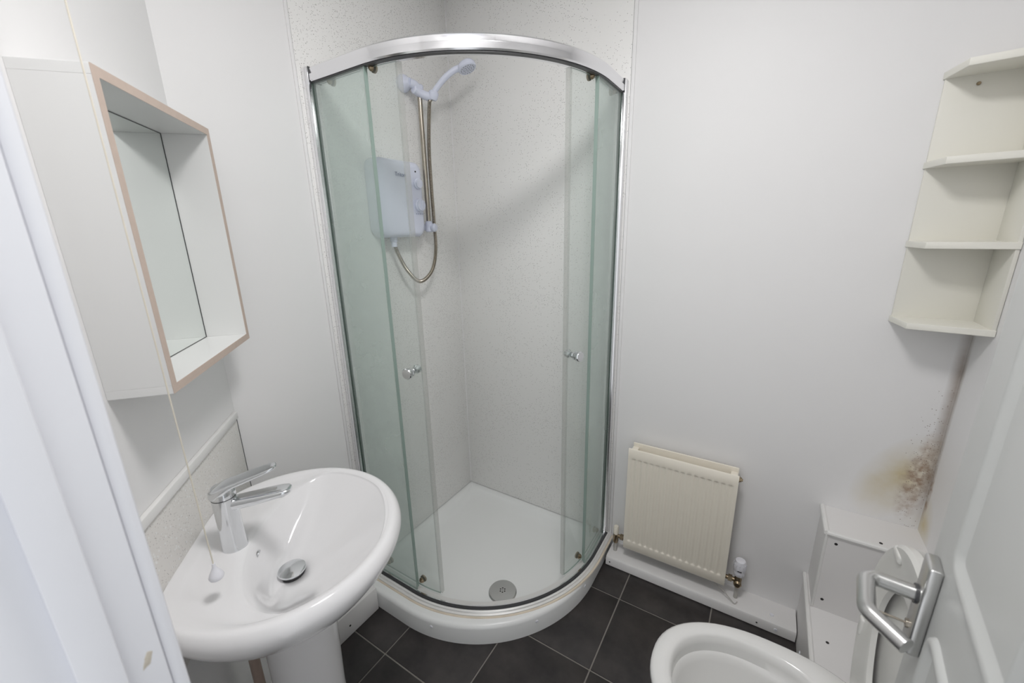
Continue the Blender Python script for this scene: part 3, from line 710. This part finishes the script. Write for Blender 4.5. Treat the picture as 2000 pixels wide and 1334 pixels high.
# ------------------------------------------------------------------ pipe boxing in the corner
UX, UY, UZ = 1.566, -.157, .522; LXX, LZ = 1.556, .226; LYE = -.56
pb = thing('pipe_boxing', 'tall white pipe boxing in the corner with screwed front panel', 'boxing', (1.69, -.08, .226))
obj('front_panel', bx(UX, XR, UY, UY+.012, LZ, UZ-.012), 'box', pb, smooth=0)
obj('side_panel', bx(UX, UX+.012, UY+.012, -.0005, LZ, UZ-.012), 'box', pb, smooth=0)
obj('top_panel', bx(UX, XR, UY, -.0005, UZ-.012, UZ), 'box', pb, smooth=0)
for P_, r_ in (([(UX+.001, UY+.001, UZ-.003), (XR, UY+.001, UZ-.004)], .0080), ([(UX+.001, UY+.001, UZ-.004), (UX+.001, -.001, UZ-.004)], .0080), ([(UX+.002, UY+.002, LZ+.002), (UX+.002, UY+.002, UZ-.003)], .0045)):
    obj('edge_trim', tube(B(), P_, r_, 10), 'trim', pb)
for x, z in ((1.594, .488), (1.590, .268)): obj('screw_hole', lathe(B(), (x, UY, z), (0, -1, 0), [(.0045, -.0005), (.0045, .0008)], 10), 'dark', pb)
obj('screw_hole', lathe(B(), (1.70, -.135, UZ), (0, 0, 1), [(.0045, -.0005), (.0045, .0008)], 10), 'dark', pb)
lb = thing('pipe_casing', 'low white pipe casing along the right wall beside the toilet', 'boxing', (1.68, -.28, 0))
obj('front_panel', bx(LXX, LXX+.012, LYE, -.0005, 0, LZ-.012), 'box', lb, smooth=0)
obj('top_panel', bx(LXX, XR, LYE, -.0005, LZ-.012, LZ), 'box', lb, smooth=0)
obj('end_panel', bx(LXX+.012, XR, LYE, LYE+.012, 0, LZ-.012), 'box', lb, smooth=0)
obj('edge_trim', tube(B(), [(LXX+.001, -.002, LZ-.003), (LXX+.001, LYE, LZ-.003)], .0075, 10), 'trim', lb)
for y, z in ((-.20, .06), (-.30, .08), (-.42, .06)): obj('screw_cover', lathe(B(), (LXX, y, z), (-1, 0, 0), [(.006, -.0005), (.005, .003)], 10), 'pvc', lb)
obj('screw_hole', lathe(B(), (1.60, -.285, LZ), (0, 0, 1), [(.0045, -.0005), (.0045, .0008)], 10), 'dark', lb)

# ------------------------------------------------------------------ toilet
to_ = thing('toilet', 'white toilet with seat and lid raised, beside the open door', 'toilet', (1.45, -.72, 0))
TYC = -.722
def egg(z, xf, xb, hw, sq=1.0, n=64, dy=0):
    P = []; xm = xf+(xb-xf)*.52
    for i in range(n):
        a = 2*PI*i/n; c, s = math.cos(a), math.sin(a)
        x = xm-(xm-xf)*abs(c)**.95 if c > 0 else xm+(xb-xm)*abs(c)**.75
        y = TYC+hw*(math.copysign(abs(s)**(.92 if c > 0 else .70), s))
        P.append(Vector((x, y, z)))
    return P
bm = B()
rings = [egg(0, 1.33, 1.68, .115), egg(.03, 1.33, 1.68, .112), egg(.12, 1.345, 1.66, .095), egg(.22, 1.30, 1.66, .115), egg(.30, 1.225, 1.66, .155), egg(.355, 1.185, 1.66, .178), egg(.385, 1.170, 1.66, .187), egg(.397, 1.172, 1.66, .185), egg(.403, 1.180, 1.652, .178),
         egg(.403, 1.212, 1.565, .147), egg(.398, 1.220, 1.557, .139), egg(.375, 1.222, 1.555, .137), egg(.352, 1.224, 1.552, .135), egg(.348, 1.232, 1.546, .128), egg(.33, 1.236, 1.54, .123), egg(.27, 1.28, 1.52, .098), egg(.20, 1.36, 1.50, .06), egg(.175, 1.40, 1.48, .035)]
loft(bm, rings); obj('pan', bm, 'toilet', to_, smooth=55)
wt = mat('toilet_water', (150, 160, 160), .05); M['water'] = wt
obj('water', prism(B(), [(p.x, p.y) for p in egg(0, 1.345, 1.502, .064)], .204, .206), 'water', to_)
# cistern
cs_ = obj('cistern', bx(1.668, XR-.001, TYC-.15, TYC+.13, .40, .70, .02, 4), 'toilet', to_)
obj('cistern_lid', bx(1.660, XR-.001, TYC-.158, TYC+.138, .70, .725, .008, 3), 'toilet', cs_)
# raised seat ring and lid: outlines in (y, z), extruded in x, leaning back a little
def upr(hw, hb, ht, zb, zt, n=64):
    P = []; zm = zb+(zt-zb)*.50
    for i in range(n):
        a = 2*PI*i/n; c, s = math.cos(a), math.sin(a)      # c>0 : top end
        if c > 0: z = zm+(zt-zm)*abs(c)**.95; y = hw*math.copysign(abs(s)**.95, s)
        else:
            z = zm-(zm-zb)*abs(c)**.6; k = smoothstep(0, 1, abs(c)**.6)
            y = (hw*(1-k)+hb*k)*math.copysign(abs(s)**.55, s)
        P.append((y, z))
    return P
LEAN = .025
def upl(P, x): return [Vector((x+(z-.41)*LEAN, TYC+y, z)) for y, z in P]
lid = [upl(upr(.178, .14, 0, .412, .872), 1.606), upl(upr(.184, .146, 0, .406, .880), 1.610), upl(upr(.184, .146, 0, .406, .880), 1.618), upl(upr(.165, .12, 0, .425, .862), 1.627)]
bm = B(); loft(bm, lid); obj('lid', bm, 'seat', to_, smooth=40)
oo = upr(.187, .150, 0, .400, .880); o_in = upr(.180, .143, 0, .406, .873); ii = upr(.118, .085, 0, .505, .800); ib = upr(.110, .078, 0, .512, .792)
bm = B()
R = [upl(oo, 1.600), upl(oo, 1.588), upl(o_in, 1.582), upl(upr(.167, .130, 0, .42, .858), 1.583), upl(upr(.150, .108, 0, .452, .84), 1.588), upl(ii, 1.586), upl(ib, 1.588), upl(ib, 1.598), upl(upr(.125, .09, 0, .50, .806), 1.602)]
loft(bm, R+[R[0]], True, False, False)
bmesh.ops.remove_doubles(bm, verts=bm.verts, dist=1e-5)
seat = obj('seat_ring', bm, 'seat', to_, smooth=40)
for y, z in ((.158, .575), (-.158, .575), (.085, .832), (-.085, .832)):
    b = box(B(), 1.580, 1.590, TYC+y-(.010 if z < .7 else .020), TYC+y+(.010 if z < .7 else .020), z-(.022 if z < .7 else .010), z+(.022 if z < .7 else .010), .005, 3)
    for v in b.verts: v.co.x += (z-.41)*LEAN
    obj('seat_buffer', b, 'seat', seat)
for y in (-.075, .075):
    bm = B(); cyl(bm, (1.60, TYC+y-.018, .418), (1.60, TYC+y+.018, .418), .012, 16, bev=.003); lathe(bm, (1.60, TYC+y, .400), (0, 0, 1), [(.016, 0), (.014, .010)], 16)
    obj('seat_hinge', bm, 'pvc', to_)

# ------------------------------------------------------------------ open door with lever handle (door frame of reference: x to free edge, y out of face)
XFREE = .033; DW = .598; DT = .036; dz0, dz1 = .006, DH-.006
dr_ = obj('door_1', bx(XFREE-DW, XFREE, -DT, 0, dz0, dz1, .002), 'door', None, frame=DFR, base=(XFREE-DW, -DT/2, 0), kind='structure', label='white panelled door standing open at the right edge of the picture')
def moulding(xa, xb, za, zb, rr=.032):
    """swept rounded moulding loop standing proud of the face"""
    P = []
    for cx, cz, a0 in ((xb-rr, zb-rr, 0), (xa+rr, zb-rr, 90), (xa+rr, za+rr, 180), (xb-rr, za+rr, 270)):
        for k in range(7):
            a = math.radians(a0+15*k); P.append((cx+rr*math.cos(a), cz+rr*math.sin(a), math.cos(a), math.sin(a)))
    prof = [(.000, -.0002), (-.003, .0045), (-.008, .0065), (-.013, .0045), (-.018, .0020), (-.024, -.0002)]
    bm = B(); vs = [[bm.verts.new((x+nx*o, h, z+nz*o)) for o, h in prof] for x, z, nx, nz in P]
    n = len(vs)
    for i in range(n):
        a, b = vs[i], vs[(i+1) % n]
        for k in range(len(prof)-1): bm.faces.new((a[k], a[k+1], b[k+1], b[k]))
        bm.faces.new((a[-1], a[0], b[0], b[-1]))
    return bm
for xa, xb in ((-.255, -.052), (-.515, -.312)):
    for za, zb in ((1.085, 1.90), (.17, 1.000)):
        obj('panel_moulding', moulding(xa, xb, za, zb), 'door', dr_, smooth=60)
# handle on its narrow back plate
hp = obj('handle_plate', bx(-.033, .006, 0, .0135, .924, 1.058, .0035, 3), 'satin', dr_, smooth=40, label='satin steel back plate')
sz = 1.004; sx = -.012
def fillet(P, R, n=8):
    P = [Vector(p) for p in P]; out = [P[0]]
    for a, b, c, r in zip(P[:-2], P[1:-1], P[2:], R):
        d0 = (a-b).normalized(); d1 = (c-b).normalized(); h = d0.angle(d1)/2; t = r/math.tan(h)
        o = b+(d0+d1).normalized()*(r/math.sin(h)); p0 = b+d0*t-o; p1 = b+d1*t-o
        for k in range(n+1): out.append(o+p0.slerp(p1, k/n) if False else o+(p0.lerp(p1, k/n)).normalized()*r)
    out.append(P[-1]); return out
lev = fillet([(sx, .012, sz), (sx, .064, sz), (sx-.062, .064, sz-.005), (sx-.092, .029, sz-.008)], [.014, .018])
hl = obj('lever_handle', tube(B(), lev, .0098, 20), 'satin', dr_, smooth=60, label='satin steel lever returning towards the door')
obj('collar', cyl(B(), (sx, .0135, sz), (sx, .0165, sz), .0125, 24), 'seal', hp)
obj('lock_snib', (lambda b: (cyl(b, (-.012, .0135, .955), (-.012, .042, .955), .0016, 10), cyl(b, (-.012, .0135, .955), (-.012, .0165, .955), .006, 14), b)[-1])(B()), 'nickel', hp)
